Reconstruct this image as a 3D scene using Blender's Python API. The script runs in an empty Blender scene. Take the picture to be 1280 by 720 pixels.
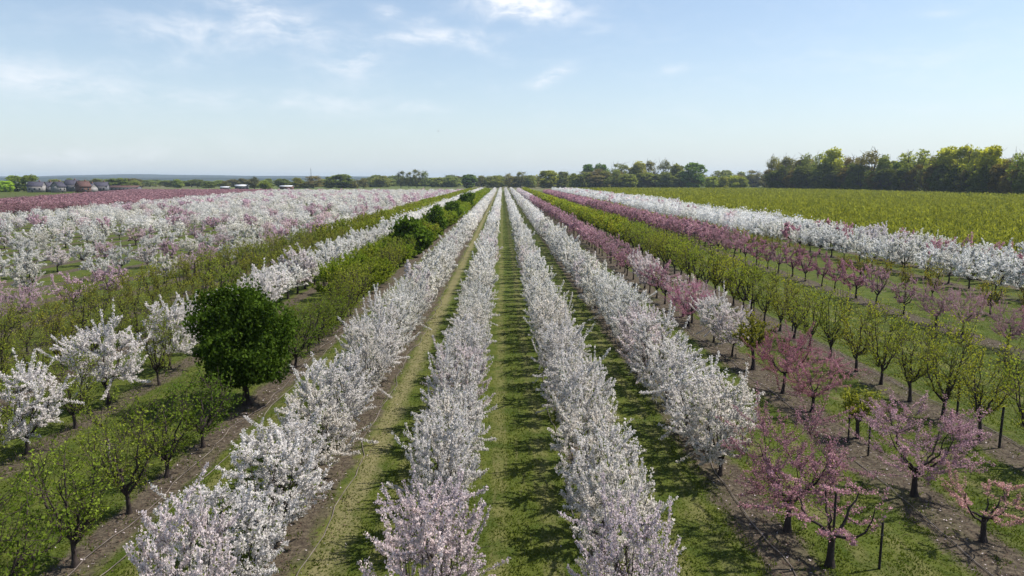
import bpy, math, time
import numpy as np
from mathutils import Vector, Euler
T0 = time.time()
scn = bpy.context.scene
COL = scn.collection
R_ = math.radians
rng = np.random.default_rng(11)

# ------------------------------------------------------------------ camera
CAM_H = 10.0
cam_d = bpy.data.cameras.new('camera'); cam = bpy.data.objects.new('camera', cam_d); COL.objects.link(cam)
cam_d.sensor_width = 36.0; FPX = 900.0; cam_d.lens = 36.0*FPX/1280
cam_d.clip_end = 40000; cam_d.clip_start = 0.1
cam.location = (0, 0, CAM_H)
cam.rotation_euler = (R_(90-8.53), 0, R_(-0.76))
scn.camera = cam
CM = Euler(cam.rotation_euler).to_matrix()
CMn = np.array(CM)
def ray(px, py):
    d = CM @ Vector(((px-640)/FPX, -(py-360)/FPX, -1.0)); return d.normalized()
def at(px, py, z=0.0):
    d = ray(px, py); t = (z-CAM_H)/d.z; return d.x*t, d.y*t
def far_at(px, D):
    d = ray(px, 225); return d.x/d.y*D, D
def proj(x, y, z=0.0):
    v = CMn.T @ np.array([x, y, z-CAM_H]); return 640+FPX*v[0]/-v[2], 360-FPX*v[1]/-v[2], -v[2]

# ------------------------------------------------------------------ render / world
scn.view_settings.view_transform = 'Standard'; scn.view_settings.look = 'None'
scn.view_settings.exposure = EXPO if 'EXPO' in globals() else 0.33
scn.view_settings.gamma = 1.0
scn.render.engine = 'CYCLES'
cy = scn.cycles
cy.max_bounces = 6; cy.diffuse_bounces = 2; cy.glossy_bounces = 1; cy.transmission_bounces = 3
cy.transparent_max_bounces = 8; cy.volume_bounces = 0
cy.use_denoising = True; cy.denoiser = 'OPENIMAGEDENOISE'; cy.denoising_input_passes = 'RGB_ALBEDO_NORMAL'
SUN_EL, SUN_AZ = 55.0, 76.0        # azimuth clockwise from +Y (view direction) towards +X
world = bpy.data.worlds.new('World'); scn.world = world; world.use_nodes = True
nt = world.node_tree; N = nt.nodes; L = nt.links
bg = N['Background']
sky = N.new('ShaderNodeTexSky'); sky.sky_type = 'NISHITA'; sky.sun_disc = False
sky.sun_elevation = R_(SUN_EL); sky.sun_rotation = R_(SUN_AZ)
sky.air_density = 1.0; sky.dust_density = 0.5; sky.ozone_density = 1.3; sky.altitude = 50

def node(nt, typ, **kw):
    n = nt.nodes.new(typ)
    for k, v in kw.items():
        if k == 'ins':
            for kk, vv in v.items():
                if isinstance(vv, bpy.types.NodeSocket): nt.links.new(vv, n.inputs[kk])
                else: n.inputs[kk].default_value = vv
        else: setattr(n, k, v)
    return n
def M_(nt, op, a, b=None, c=None, clamp=False):
    n = nt.nodes.new('ShaderNodeMath'); n.operation = op; n.use_clamp = clamp
    for i, v in enumerate((a, b, c)):
        if v is None: continue
        if isinstance(v, bpy.types.NodeSocket): nt.links.new(v, n.inputs[i])
        else: n.inputs[i].default_value = v
    return n.outputs[0]
def mixc(nt, f, a, b, mode='MIX'):
    n = nt.nodes.new('ShaderNodeMix'); n.data_type = 'RGBA'; n.blend_type = mode
    for i, v in ((0, f), (6, a), (7, b)):
        if isinstance(v, bpy.types.NodeSocket): nt.links.new(v, n.inputs[i])
        elif isinstance(v, tuple) and len(v) == 3: n.inputs[i].default_value = (*v, 1)
        else: n.inputs[i].default_value = v
    return n.outputs[2]
def ramp(nt, v, lo, hi, smooth=True):
    n = nt.nodes.new('ShaderNodeMapRange'); n.interpolation_type = 'SMOOTHSTEP' if smooth else 'LINEAR'
    nt.links.new(v, n.inputs[0]); n.inputs[1].default_value = lo; n.inputs[2].default_value = hi
    return n.outputs[0]

# clouds: thin wisps high in the sky, part of the world (a direction-space sky, same from anywhere)
tc = node(nt, 'ShaderNodeTexCoord'); sep = node(nt, 'ShaderNodeSeparateXYZ', ins={0: tc.outputs['Generated']})
azs = M_(nt, 'ARCTAN2', sep.outputs[0], sep.outputs[1]); els = M_(nt, 'ARCSINE', sep.outputs[2])
comb = node(nt, 'ShaderNodeCombineXYZ', ins={0: azs, 1: els})
warp = node(nt, 'ShaderNodeTexNoise', ins={'Vector': comb.outputs[0], 'Scale': 9.0, 'Detail': 3.0})
wv = node(nt, 'ShaderNodeVectorMath', operation='MULTIPLY_ADD', ins={0: warp.outputs['Color'], 1: (0.06, 0.05, 0), 2: comb.outputs[0]})
mp = node(nt, 'ShaderNodeMapping', ins={0: wv.outputs[0]}); mp.inputs['Rotation'].default_value = (0, 0, 0.12); mp.inputs['Scale'].default_value = (7, 26, 1)
nz = node(nt, 'ShaderNodeTexNoise', ins={'Vector': mp.outputs[0], 'Scale': 1.0, 'Detail': 8.0, 'Roughness': 0.62})
mp2 = node(nt, 'ShaderNodeMapping', ins={0: wv.outputs[0]}); mp2.inputs['Scale'].default_value = (26, 55, 1)
nz2 = node(nt, 'ShaderNodeTexNoise', ins={'Vector': mp2.outputs[0], 'Scale': 1.0, 'Detail': 6.0, 'Roughness': 0.6})
clouds = [(655,8,52,15,1.5,-.1),(280,40,100,15,.62,.03),(325,15,70,13,.5,-.25),(548,46,72,7,.75,.02),(487,15,14,6,.7,0),(525,27,18,5,.5,0),
          (445,78,38,13,.75,.2),(690,95,25,7,.85,.35),(60,102,75,16,.55,-.1),(400,131,52,10,.45,0),(530,133,26,6,.4,0),(840,87,14,5,.4,0),
          (1175,18,18,3,.2,0),(737,42,17,5,.4,.2),(240,120,90,10,.25,0),(600,60,30,6,.4,-.3),(220,75,60,10,.3,.1),(110,195,120,8,.35,0),(1150,70,140,14,.12,0)]
acc = None
for (px, py, w, h, s, rot) in clouds:
    d = ray(px, py); a0 = math.atan2(d.x, d.y); e0 = math.asin(d.z)
    da = M_(nt, 'SUBTRACT', azs, a0+0.0); de = M_(nt, 'SUBTRACT', els, e0)
    c, sn = math.cos(rot), math.sin(rot)
    u = M_(nt, 'ADD', M_(nt, 'MULTIPLY', da, c), M_(nt, 'MULTIPLY', de, sn))
    v = M_(nt, 'SUBTRACT', M_(nt, 'MULTIPLY', de, c), M_(nt, 'MULTIPLY', da, sn))
    u = M_(nt, 'MULTIPLY', u, FPX/w/1.15); v = M_(nt, 'MULTIPLY', v, FPX/h/1.15)
    q = M_(nt, 'ADD', M_(nt, 'MULTIPLY', u, u), M_(nt, 'MULTIPLY', v, v))
    g = M_(nt, 'MULTIPLY', M_(nt, 'EXPONENT', M_(nt, 'MULTIPLY', q, -1.0)), s)
    acc = g if acc is None else M_(nt, 'ADD', acc, g)
nn = M_(nt, 'ADD', M_(nt, 'MULTIPLY', nz.outputs[0], 0.62), M_(nt, 'MULTIPLY', nz2.outputs[0], 0.38))
wis = ramp(nt, nn, 0.36, 0.66)
cm = M_(nt, 'MULTIPLY', M_(nt, 'MULTIPLY', acc, wis), 1.05, clamp=True)
veil = M_(nt, 'MULTIPLY', ramp(nt, nn, 0.45, 0.8), 0.16)
cm = M_(nt, 'ADD', cm, veil, clamp=True)
lowh = M_(nt, 'EXPONENT', M_(nt, 'MULTIPLY', M_(nt, 'MAXIMUM', els, 0.0), -7.5))      # pale moisture veil near the horizon
skyc = mixc(nt, M_(nt, 'MULTIPLY', lowh, .80), mixc(nt, 1.0, sky.outputs[0], (1.12, 1.07, 1.04), 'MULTIPLY'), (4.2, 5.0, 5.75))
out = mixc(nt, cm, skyc, (6.9, 7.1, 7.5))
L.new(out, bg.inputs[0]); bg.inputs[1].default_value = 0.118

sun_d = bpy.data.lights.new('sun', 'SUN'); sun = bpy.data.objects.new('sun', sun_d); COL.objects.link(sun)
sun_d.energy = 5.0; sun_d.angle = R_(0.53); sun_d.color = (1.0, 0.955, 0.88)
sd = Vector((math.cos(R_(SUN_EL))*math.sin(R_(SUN_AZ)), math.cos(R_(SUN_EL))*math.cos(R_(SUN_AZ)), math.sin(R_(SUN_EL))))
sun.rotation_euler = (-sd).to_track_quat('-Z', 'Y').to_euler(); sun.location = (40, 40, 80)

# ------------------------------------------------------------------ materials
def new_mat(name):
    m = bpy.data.materials.new(name); m.use_nodes = True
    for n in list(m.node_tree.nodes): m.node_tree.nodes.remove(n)
    o = m.node_tree.nodes.new('ShaderNodeOutputMaterial'); return m, m.node_tree, o
def foliage_mat(name, ca, cb, trans=0.35, tcol=None, per=0.6, nscale=1.3):
    """two tints mixed by leaf and by place in the crown; multiplied by the object's own tint and by the per-tree tint of merged masses"""
    m, t, o = new_mat(name)
    geo = node(t, 'ShaderNodeNewGeometry'); oi = node(t, 'ShaderNodeObjectInfo')
    tcn = node(t, 'ShaderNodeTexCoord')
    nzz = node(t, 'ShaderNodeTexNoise', ins={'Vector': tcn.outputs['Object'], 'Scale': nscale, 'Detail': 2.0})
    f = M_(t, 'ADD', M_(t, 'MULTIPLY', geo.outputs['Random Per Island'], per), M_(t, 'MULTIPLY', ramp(t, nzz.outputs[0], .35, .65), 1-per), clamp=True)
    c = mixc(t, f, ca, cb)
    c = mixc(t, 1.0, c, oi.outputs['Color'], 'MULTIPLY')
    at_ = node(t, 'ShaderNodeAttribute', attribute_name='tcol')
    c = mixc(t, 1.0, c, at_.outputs['Color'], 'MULTIPLY')
    d = node(t, 'ShaderNodeBsdfDiffuse', ins={0: c}); tr = node(t, 'ShaderNodeBsdfTranslucent', ins={0: c if tcol is None else mixc(t, 1.0, c, tcol, 'MULTIPLY')})
    mx = node(t, 'ShaderNodeMixShader', ins={0: trans, 1: d.outputs[0], 2: tr.outputs[0]})
    t.links.new(mx.outputs[0], o.inputs[0]); return m
def solid_mat(name, ca, cb=None, scale=3.0, rough=0.85, bump=0.0, stretch=(1,1,1), metallic=0.0):
    m, t, o = new_mat(name)
    tcn = node(t, 'ShaderNodeTexCoord'); mpp = node(t, 'ShaderNodeMapping', ins={0: tcn.outputs['Object']}); mpp.inputs['Scale'].default_value = stretch
    nzz = node(t, 'ShaderNodeTexNoise', ins={'Vector': mpp.outputs[0], 'Scale': scale, 'Detail': 5.0})
    c = mixc(t, ramp(t, nzz.outputs[0], .3, .7), ca, cb or tuple(x*0.7 for x in ca))
    p = node(t, 'ShaderNodeBsdfPrincipled', ins={'Base Color': c, 'Roughness': rough, 'Metallic': metallic})
    p.inputs['Specular IOR Level'].default_value = 0.25
    if bump:
        b = node(t, 'ShaderNodeBump', ins={'Height': nzz.outputs[0], 'Strength': bump, 'Distance': 0.05}); t.links.new(b.outputs[0], p.inputs['Normal'])
    t.links.new(p.outputs[0], o.inputs[0]); return m
MAT = {}
MAT['petal_white'] = foliage_mat('white_petals', (0.94, 0.915, 0.86), (0.81, 0.775, 0.72), 0.48)
MAT['petal_lilac'] = foliage_mat('lilac_white_petals', (0.88, 0.78, 0.79), (0.66, 0.54, 0.56), 0.42)
MAT['petal_pink'] = foliage_mat('pink_petals', (0.60, 0.40, 0.445), (0.38, 0.205, 0.24), 0.36)
MAT['leaf_young'] = foliage_mat('young_leaves', (0.34, 0.355, 0.060), (0.17, 0.19, 0.032), 0.42, (1.2, 1.15, 0.6))
MAT['leaf_green'] = foliage_mat('green_leaves', (0.19, 0.235, 0.040), (0.085, 0.125, 0.020), 0.42, (1.15, 1.2, 0.6))
MAT['leaf_dark'] = foliage_mat('dark_leaves', (0.095, 0.150, 0.020), (0.016, 0.036, 0.007), 0.25, (1.1, 1.3, 0.5))
MAT['leaf_wood'] = foliage_mat('woodland_leaves', (0.22, 0.22, 0.070), (0.09, 0.095, 0.036), 0.5, (1.15, 1.15, 0.7), nscale=0.25)
MAT['bark'] = solid_mat('dark_bark', (0.060, 0.045, 0.040), (0.025, 0.019, 0.017), 9, 0.9, 0.6, (1, 1, .25))
MAT['twig'] = solid_mat('twig_bark', (0.085, 0.060, 0.050), (0.040, 0.028, 0.025), 9, 0.9)
MAT['far_bark'] = solid_mat('woodland_bark', (0.10, 0.085, 0.075), (0.045, 0.038, 0.034), 1, 0.9)

# ------------------------------------------------------------------ mesh helpers
def make_mesh(name, V, Q, mq=None, T=None, mt=None, mats=(), tcol=None, smooth=False):
    me = bpy.data.meshes.new(name)
    V = np.asarray(V, np.float32).reshape(-1, 3)
    Q = np.asarray(Q, np.int32).reshape(-1, 4) if Q is not None else np.zeros((0, 4), np.int32)
    T = np.asarray(T, np.int32).reshape(-1, 3) if T is not None else np.zeros((0, 3), np.int32)
    nq, ntr = len(Q), len(T)
    me.vertices.add(len(V)); me.vertices.foreach_set('co', V.ravel())
    me.loops.add(nq*4+ntr*3); me.loops.foreach_set('vertex_index', np.concatenate([Q.ravel(), T.ravel()]))
    me.polygons.add(nq+ntr)
    ls = np.concatenate([np.arange(nq)*4, nq*4+np.arange(ntr)*3]).astype(np.int32)
    me.polygons.foreach_set('loop_start', ls)
    mi = np.concatenate([mq if mq is not None else np.zeros(nq), mt if mt is not None else np.zeros(ntr)]).astype(np.int32)
    me.polygons.foreach_set('material_index', mi)
    for m in mats: me.materials.append(m)
    a = me.color_attributes.new('tcol', 'FLOAT_COLOR', 'POINT')
    tc_ = np.ones((len(V), 4), np.float32)
    if tcol is not None: tc_[:, :3] = tcol
    a.data.foreach_set('color', tc_.ravel())
    me.update(calc_edges=True)
    if smooth: me.polygons.foreach_set('use_smooth', np.ones(nq+ntr, bool))
    return me
class Acc:
    def __init__(s): s.V = []; s.Q = []; s.T = []; s.mq = []; s.mt = []; s.n = 0
    def add(s, V, Q=None, T=None, m=0):
        if Q is not None and len(Q): s.Q.append(np.asarray(Q)+s.n); s.mq.append(np.full(len(Q), m))
        if T is not None and len(T): s.T.append(np.asarray(T)+s.n); s.mt.append(np.full(len(T), m))
        s.V.append(np.asarray(V, float)); s.n += len(V)
    def arrays(s):
        c = lambda l, k: np.concatenate(l) if l else np.zeros((0, k), int)
        return (np.concatenate(s.V), c(s.Q, 4), np.concatenate(s.mq) if s.mq else np.zeros(0, int), c(s.T, 3), np.concatenate(s.mt) if s.mt else np.zeros(0, int))
    def mesh(s, name, mats, **k):
        V, Q, mq, T, mt = s.arrays(); return make_mesh(name, V, Q, mq, T, mt, mats, **k)
def tube(acc, pts, rad, k=5, m=0, cap=True):
    pts = np.asarray(pts, float); rad = np.asarray(rad, float); n = len(pts)
    t = np.gradient(pts, axis=0); t /= np.linalg.norm(t, axis=1)[:, None]+1e-9
    mt = t.mean(0); ref = np.eye(3)[np.argmin(np.abs(mt))]
    a = np.cross(t, ref); a /= np.linalg.norm(a, axis=1)[:, None]+1e-9; b = np.cross(t, a)
    th = np.arange(k)*2*math.pi/k
    V = pts[:, None]+rad[:, None, None]*(np.cos(th)[None, :, None]*a[:, None]+np.sin(th)[None, :, None]*b[:, None])
    i = np.arange(n-1)[:, None]*k; j = np.arange(k)[None]; j2 = (j+1) % k
    Q = np.stack([i+j, i+j2, i+k+j2, i+k+j], -1).reshape(-1, 4)
    acc.add(V.reshape(-1, 3), Q, None, m)
def box(acc, c, s, rz=0.0, m=0):
    x, y, z = [v/2 for v in s]
    P = np.array([[-x,-y,-z],[x,-y,-z],[x,y,-z],[-x,y,-z],[-x,-y,z],[x,-y,z],[x,y,z],[-x,y,z]])
    cr, sr = math.cos(rz), math.sin(rz)
    P = P@np.array([[cr, sr, 0], [-sr, cr, 0], [0, 0, 1]])+np.array(c)
    acc.add(P, [[0,3,2,1],[4,5,6,7],[0,1,5,4],[1,2,6,5],[2,3,7,6],[3,0,4,7]], None, m)
def quads(rg, P, size, aspect=1.0, out=None, outw=0.0, upw=0.0, bend=0.25):
    """one small bent four-cornered leaf or petal at every point of P"""
    n = len(P); nrm = rg.normal(size=(n, 3))
    if out is not None: nrm += out*outw
    nrm /= np.linalg.norm(nrm, axis=1)[:, None]+1e-9
    a = rg.normal(size=(n, 3)); a[:, 2] += upw
    a -= nrm*(a*nrm).sum(1)[:, None]; a /= np.linalg.norm(a, axis=1)[:, None]+1e-9
    b = np.cross(nrm, a); s = np.asarray(size)*np.ones(n)
    a = a*(s*aspect)[:, None]*.5; b = b*s[:, None]*.5; h = nrm*(s*bend)[:, None]*.5
    j = 1+rg.uniform(-.25, .25, (n, 4, 1))
    V = np.stack([P-a*1.1+h, P-b-h, P+a*1.1+h, P+b-h], 1); V = P[:, None]+(V-P[:, None])*j
    Q = np.arange(n*4).reshape(n, 4); return V.reshape(-1, 3), Q
def bez(p0, p1, p2, n):
    t = np.linspace(0, 1, n)[:, None]; return (1-t)**2*p0+2*t*(1-t)*p1+t*t*p2

# ------------------------------------------------------------------ tree growing
def env_r(u, shape):
    u = np.clip(u, 0, 1)
    if shape == 'bush': return np.sin(math.pi*(0.17+0.75*u))**0.65
    if shape == 'vase': return np.where(u < .62, .38+.62*(u/.62)**.8, np.sqrt(np.clip(1-((u-.62)/.42)**2, 0.03, 1)))
    if shape == 'flat': return np.where(u < .45, .45+.55*(u/.45)**.7, np.sqrt(np.clip(1-((u-.45)/.6)**2, .03, 1)))
    if shape == 'up': return np.where(u < .55, .35+.65*(u/.55), 1-.45*((u-.55)/.45)**1.5)
    if shape == 'round': return np.sqrt(np.clip(1-(2*u-1)**2, .02, 1))
def env_pt(rg, H, R, z0, shape, n, r0, r1, lo=0.0, hi=1.0):
    u = rg.uniform(lo, hi, n); az = rg.uniform(0, 2*math.pi, n)
    r = R*env_r(u, shape)*np.sqrt(rg.uniform(r0*r0, r1*r1, n))
    return np.stack([r*np.cos(az), r*np.sin(az), z0+(H-z0)*u], 1)
def grow(rg, H, R, th, nl, ns, nw, wl, shape='bush', up=0.5, tr=0.07, lean=0.0, spike=0.25, leader=False):
    lines = []; z0 = th*0.95
    d = rg.normal(size=2)*0.05+np.array([lean, 0])
    tp = np.array([d[0], d[1], th])
    p = bez(np.zeros(3), np.array([rg.normal()*.05, rg.normal()*.05, th*.5]), tp, 5)
    lines.append((p, np.linspace(tr*1.0, tr*.8, 5)*np.array([1.5, 1.08, 1, 1, .95]), 0))
    nodes, nrad = [], []
    az0 = rg.uniform(0, 6.28)
    for i in range(nl):
        az = az0+2*math.pi*i/nl+rg.normal()*.25
        r = R*rg.uniform(.4, .68); zz = z0+(H-z0)*rg.uniform(.5, .82)
        if leader and i == 0: r = R*.08; zz = z0+(H-z0)*.9
        e = np.array([r*math.cos(az), r*math.sin(az), zz])
        rc = r*rg.uniform(.55, .95); c = np.array([rc*math.cos(az+rg.normal()*.2), rc*math.sin(az), z0+(zz-z0)*rg.uniform(.12, .4)])
        st = p[-1] if rg.random() < .6 else p[-2]
        L_ = bez(st, c, e, 8); L_[1:-1] += rg.normal(size=(6, 3))*.03
        r0 = tr*rg.uniform(.5, .68); rr = np.linspace(r0, .012, 8)
        lines.append((L_, rr, 1)); nodes.append(L_[2:]); nrad.append(rr[2:])
    ND = np.concatenate(nodes); NR = np.concatenate(nrad)
    for i in range(ns):
        tpt = env_pt(rg, H, R, z0, shape, 1, .45, .95)[0]
        w = np.linalg.norm(ND-tpt, axis=1)+np.where(ND[:, 2] > tpt[2]+.1, 1.5, 0)+rg.uniform(0, .25, len(ND)); k = np.argmin(w)
        s = ND[k]; ln = np.linalg.norm(tpt-s)
        c = s+(tpt-s)*.5+np.array([0, 0, -.18*ln])*up*2+rg.normal(size=3)*.07*ln
        L_ = bez(s, c, tpt, 5); r0 = min(NR[k]*.7, .022); rr = np.linspace(r0, .006, 5)
        lines.append((L_, rr, 2)); ND = np.concatenate([ND, L_[1:]]); NR = np.concatenate([NR, rr[1:]])
    for i in range(nw):
        tpt = env_pt(rg, H, R, z0, shape, 1, .55, 1.05)[0]
        w = np.linalg.norm(ND-tpt, axis=1)+np.where(ND[:, 2] > tpt[2], .8, 0)+rg.uniform(0, .35, len(ND)); k = np.argmin(w)
        s = ND[k]; dv = tpt-s; ln = np.linalg.norm(dv)+1e-6
        o = np.array([tpt[0], tpt[1], 0]); o /= np.linalg.norm(o)+1e-6
        dr = dv/ln*.6+o*(1-up)*.6+np.array([0, 0, up])*1.0+rg.normal(size=3)*.40; dr /= np.linalg.norm(dr)
        ll = wl*rg.uniform(.45, 1.0) if rg.random() > .15 else wl*rg.uniform(1.0, 1.0+spike*2)
        e = s+dr*ll; c = s+dr*ll*.5+(o*.12-np.array([0, 0, .10]))*ll+rg.normal(size=3)*.04
        L_ = bez(s, c, e, 4); lines.append((L_, np.linspace(.0085, .0035, 4), 3))
    return lines
def sample(rg, lines, n, lv=(3,), w2=0.5, t0=0.12, clump=True):
    LL = [l for l in lines if l[2] in lv]
    ln = np.array([np.linalg.norm(np.diff(l[0], axis=0), axis=1).sum()*(w2 if l[2] < 3 else 1)*rg.uniform(.35, 1.3) for l in LL])
    k = rg.choice(len(LL), n, p=ln/ln.sum()); t = rg.uniform(t0, 1.0, n)
    if clump: t = t0+(1-t0)*(np.floor((t-t0)/(1-t0)*9)+.5+rg.normal(size=n)*.20)/9; t = np.clip(t, 0, 1)
    m = np.array([np.array([np.interp(np.linspace(0, 1, 4), np.linspace(0, 1, len(l[0])), l[0][:, j]) for j in range(3)]).T for l in LL])
    x = t*3; i = np.minimum(x.astype(int), 2); f = (x-i)[:, None]
    return m[k, i]*(1-f)+m[k, i+1]*f, k
def wood_acc(lines, sides=(8, 6, 4, 3), keep=(0, 1, 2, 3), thick=1.0):
    a = Acc()
    for p, r, l in lines:
        if l in keep: tube(a, p, r*(thick if l > 0 else 1), sides[l], 1 if l >= 2 else 0)
    return a

# kinds of orchard tree at three sizes in the picture. Each returns (wood Acc, leaf Acc)
def tree_white(rg, lod, H=3.4, R=1.45, sp=1.0, dens=1.0, pet=1.0, th=.62, shape='bush', up=.30, nl=7):
    if lod == 0: a = (26, int(190*dens) if dens < .3 or dens > .8 else 185, 1.0); n = int(20000*dens); s = .054
    elif lod == 1: a = (16, int(90*dens), 1.0); n = int(6200*dens); s = .10
    else: a = (8, 40, 1.0); n = int(1500*dens); s = .19
    n = int(n/pet**1.3); s *= pet
    ln = grow(rg, H, R, th, nl, a[0], a[1], a[2]*sp, shape, up, .085, spike=.45)
    P, k = sample(rg, ln, n, (2, 3), .4)
    P = P+rg.normal(size=P.shape)*(.030 if lod == 0 else .055 if lod == 1 else .09)
    f = Acc(); sz = s*rg.uniform(.5, 1.0, n)*(1+.7*rg.random(n)**3)
    o = P-np.array([0, 0, th+.3]); o /= np.linalg.norm(o, axis=1)[:, None]+1e-6
    V, Q = quads(rg, P, sz, 1.0, o, .6, 0, .5); f.add(V, Q, None, 0)
    ng = int(n*.045); P2, _ = sample(rg, ln, ng, (2, 3), .5); P2 += rg.normal(size=P2.shape)*.05
    V, Q = quads(rg, P2, s*.9, 1.6); f.add(V, Q, None, 1)
    return wood_acc(ln, (8, 6, 4, 3) if lod == 0 else (6, 5, 3, 3), (0, 1, 2, 3) if lod < 1 else (0, 1, 2), .85 if lod == 0 else 1.2), f
def tree_leafy(rg, lod, H=3.5, R=1.25, dens=1.0, th=.9, shape='up', up=.8, s0=.075, nw=150, nl=6, wl=1.1):
    if lod == 0: n = int(5200*dens); s = s0; w = nw
    elif lod == 1: n = int(2600*dens); s = s0*1.5; w = int(nw*.6)
    else: n = int(800*dens); s = s0*2.6; w = 36
    ln = grow(rg, H, R, th, nl, 22 if lod == 0 else 12, w, wl, shape, up, .075, spike=.2)
    P, k = sample(rg, ln, n, (2, 3), .6, clump=(lod == 0)); P = P+rg.normal(size=P.shape)*(.045 if lod == 0 else .07)
    f = Acc(); o = P-np.array([0, 0, th]); o /= np.linalg.norm(o, axis=1)[:, None]+1e-6
    V, Q = quads(rg, P, s*rg.uniform(.55, 1.3, n), 1.35, o, .3, .8, .35); f.add(V, Q, None, 0)
    return wood_acc(ln, (8, 6, 4, 3) if lod == 0 else (6, 5, 3, 3), (0, 1, 2, 3), 1.3 if lod == 0 else 1.9), f
def tree_dense(rg, H, R, n, s, th=1.0, shape='round', bumps=26, inner=.25):
    """closed leafy crown: lumps of leaves over a sound trunk and limbs"""
    ln = grow(rg, H*.9, R*.75, th, 7, 18, 10, H*.15, 'round', .5, R*.05+.05)
    c = env_pt(rg, H*.93, R*.8, th*.6, shape, bumps, .5, 1.0); br = R*rg.uniform(.14, .42, bumps)
    m = int(n*(1-inner)); k = rg.choice(bumps, m, p=br**2/np.sum(br**2))
    d = rg.normal(size=(m, 3)); d /= np.linalg.norm(d, axis=1)[:, None]
    P = c[k]+d*(br[k]*rg.uniform(.72, 1.08, m))[:, None]*np.array([1, 1, .9])
    P2 = env_pt(rg, H*.93, R*.85, th*.7, shape, n-m, .1, 1.0)
    P = np.concatenate([P, P2]); P[:, 2] = np.maximum(P[:, 2], th*.75+rg.random(n)*.3); az = np.arctan2(P[:, 1], P[:, 0]); P *= (1+.07*np.sin(az*3+P[:, 2]*1.7+1)+.06*np.sin(az*7-P[:, 2]*3.1))[:, None]; o = np.concatenate([d, np.tile([0, 0, 1.], (n-m, 1))])
    f = Acc(); P = P+rg.normal(size=P.shape)*R*.02; V, Q = quads(rg, P, s*rg.uniform(.5, 1.5, n), 1.3, o, .7, 0, .3); f.add(V, Q, None, 0)
    return wood_acc(ln, (8, 6, 4, 3), (0, 1, 2)), f
def far_tree(rg, H, R, th, n, s, shape, asp=1.3, up=.6):
    """a small tree seen from far: short trunk, leaves in a few lumps"""
    f = Acc()
    c = env_pt(rg, H*.92, R*.8, th, shape, 9, .3, 1.0); k = rg.integers(0, 9, n)
    P = c[k]+rg.normal(size=(n, 3))*R*.24
    P3 = env_pt(rg, H, R, th, shape, n//3, .5, 1.05); P = np.concatenate([P, P3])
    o = P-np.array([0, 0, H*.5]); o /= np.linalg.norm(o, axis=1)[:, None]
    V, Q = quads(rg, P, s*rg.uniform(.5, 1.3, len(P)), asp, o, .8, up, .35); f.add(V, Q, None, 0)
    tube(f, [[0, 0, 0], [0, 0, th*1.3]], [.09, .06], 3, 1)
    for j in range(3 if n < 200 else 9):
        az = rg.uniform(0, 6.28); q = rg.uniform(.4, .8); tube(f, [[0, 0, th], [R*q*math.cos(az), R*q*math.sin(az), H*rg.uniform(.5, .85)]], [.05, .02], 3, 1)
    return f.arrays()

LIB = {}
def lib(kind, lod, count, fn, mats):
    L_ = []
    for i in range(count):
        rg = np.random.default_rng(abs(hash((kind, lod, i))) % (2**32) if False else sum(map(ord, kind))*977+lod*131+i*17)
        w, f = fn(rg)
        L_.append((w.mesh('wood_'+kind, [MAT['bark'], MAT['twig']], smooth=False), f.mesh('crown_'+kind, mats)))
    LIB[kind, lod] = L_
G_ = MAT['leaf_green']; W_ = MAT['petal_white']; LI = MAT['petal_lilac']; PK = MAT['petal_pink']; Y_ = MAT['leaf_young']; D_ = MAT['leaf_dark']
lib('white', 0, 6, lambda rg: tree_white(rg, 0, rg.uniform(3.1, 3.6), sp=.88), [W_, G_])
lib('white', 1, 5, lambda rg: tree_white(rg, 1, rg.uniform(3.1, 3.6), sp=.8), [W_, G_])
lib('white', 2, 4, lambda rg: tree_white(rg, 2, rg.uniform(3.1, 3.6), sp=.7), [W_, G_])
lib('lilac', 0, 3, lambda rg: tree_white(rg, 0, rg.uniform(3.1, 3.5), dens=.85), [LI, G_])
# larger, more open white trees of the outer orchards
lib('open', 0, 4, lambda rg: tree_white(rg, 0, rg.uniform(3.2, 3.7), 1.7, .85, 1.25, th=.95, shape='bush', up=.42, nl=8), [W_, G_])
lib('open', 1, 5, lambda rg: tree_white(rg, 1, rg.uniform(3.2, 3.7), 1.75, .85, 1.1, th=1.05, shape='bush', up=.45, nl=8), [W_, G_])
lib('open', 2, 4, lambda rg: tree_white(rg, 2, rg.uniform(3.3, 3.8), 1.75, 1.05, .95, th=1.0, shape='vase', up=.5), [W_, G_])
lib('pink', 0, 5, lambda rg: tree_white(rg, 0, rg.uniform(2.7, 3.1), 1.7, .85, .50, .62, th=.95, shape='vase', up=.35, nl=6), [PK, G_])
lib('pink', 1, 5, lambda rg: tree_white(rg, 1, rg.uniform(2.8, 3.2), 1.5, .8, .36, .8, th=1.05, shape='vase', up=.4, nl=6), [PK, G_])
lib('pink', 2, 3, lambda rg: tree_white(rg, 2, rg.uniform(2.9, 3.3), 1.5, .8, .75, th=1.0, shape='vase', up=.45, nl=6), [PK, G_])
lib('bare', 0, 2, lambda rg: tree_white(rg, 0, rg.uniform(2.2, 2.6), 1.4, .75, .15, .7, th=.8, shape='vase', up=.35, nl=5), [PK, G_])
lib('green', 0, 5, lambda rg: tree_leafy(rg, 0, dens=.32, s0=.062, nw=190), [Y_])
lib('green', 1, 5, lambda rg: tree_leafy(rg, 1, dens=.31, s0=.062, nw=170), [Y_])
lib('green', 2, 4, lambda rg: tree_leafy(rg, 2, dens=.6), [Y_])
lib('bush', 0, 5, lambda rg: tree_leafy(rg, 0, 3.0, 1.5, .40, .8, 'bush', .55, .066, 200, 7, 1.0), [G_])
lib('bush', 1, 4, lambda rg: tree_leafy(rg, 1, 3.0, 1.6, .8, .6, 'bush', .6, .085, 190, 7, .9), [G_])
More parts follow.
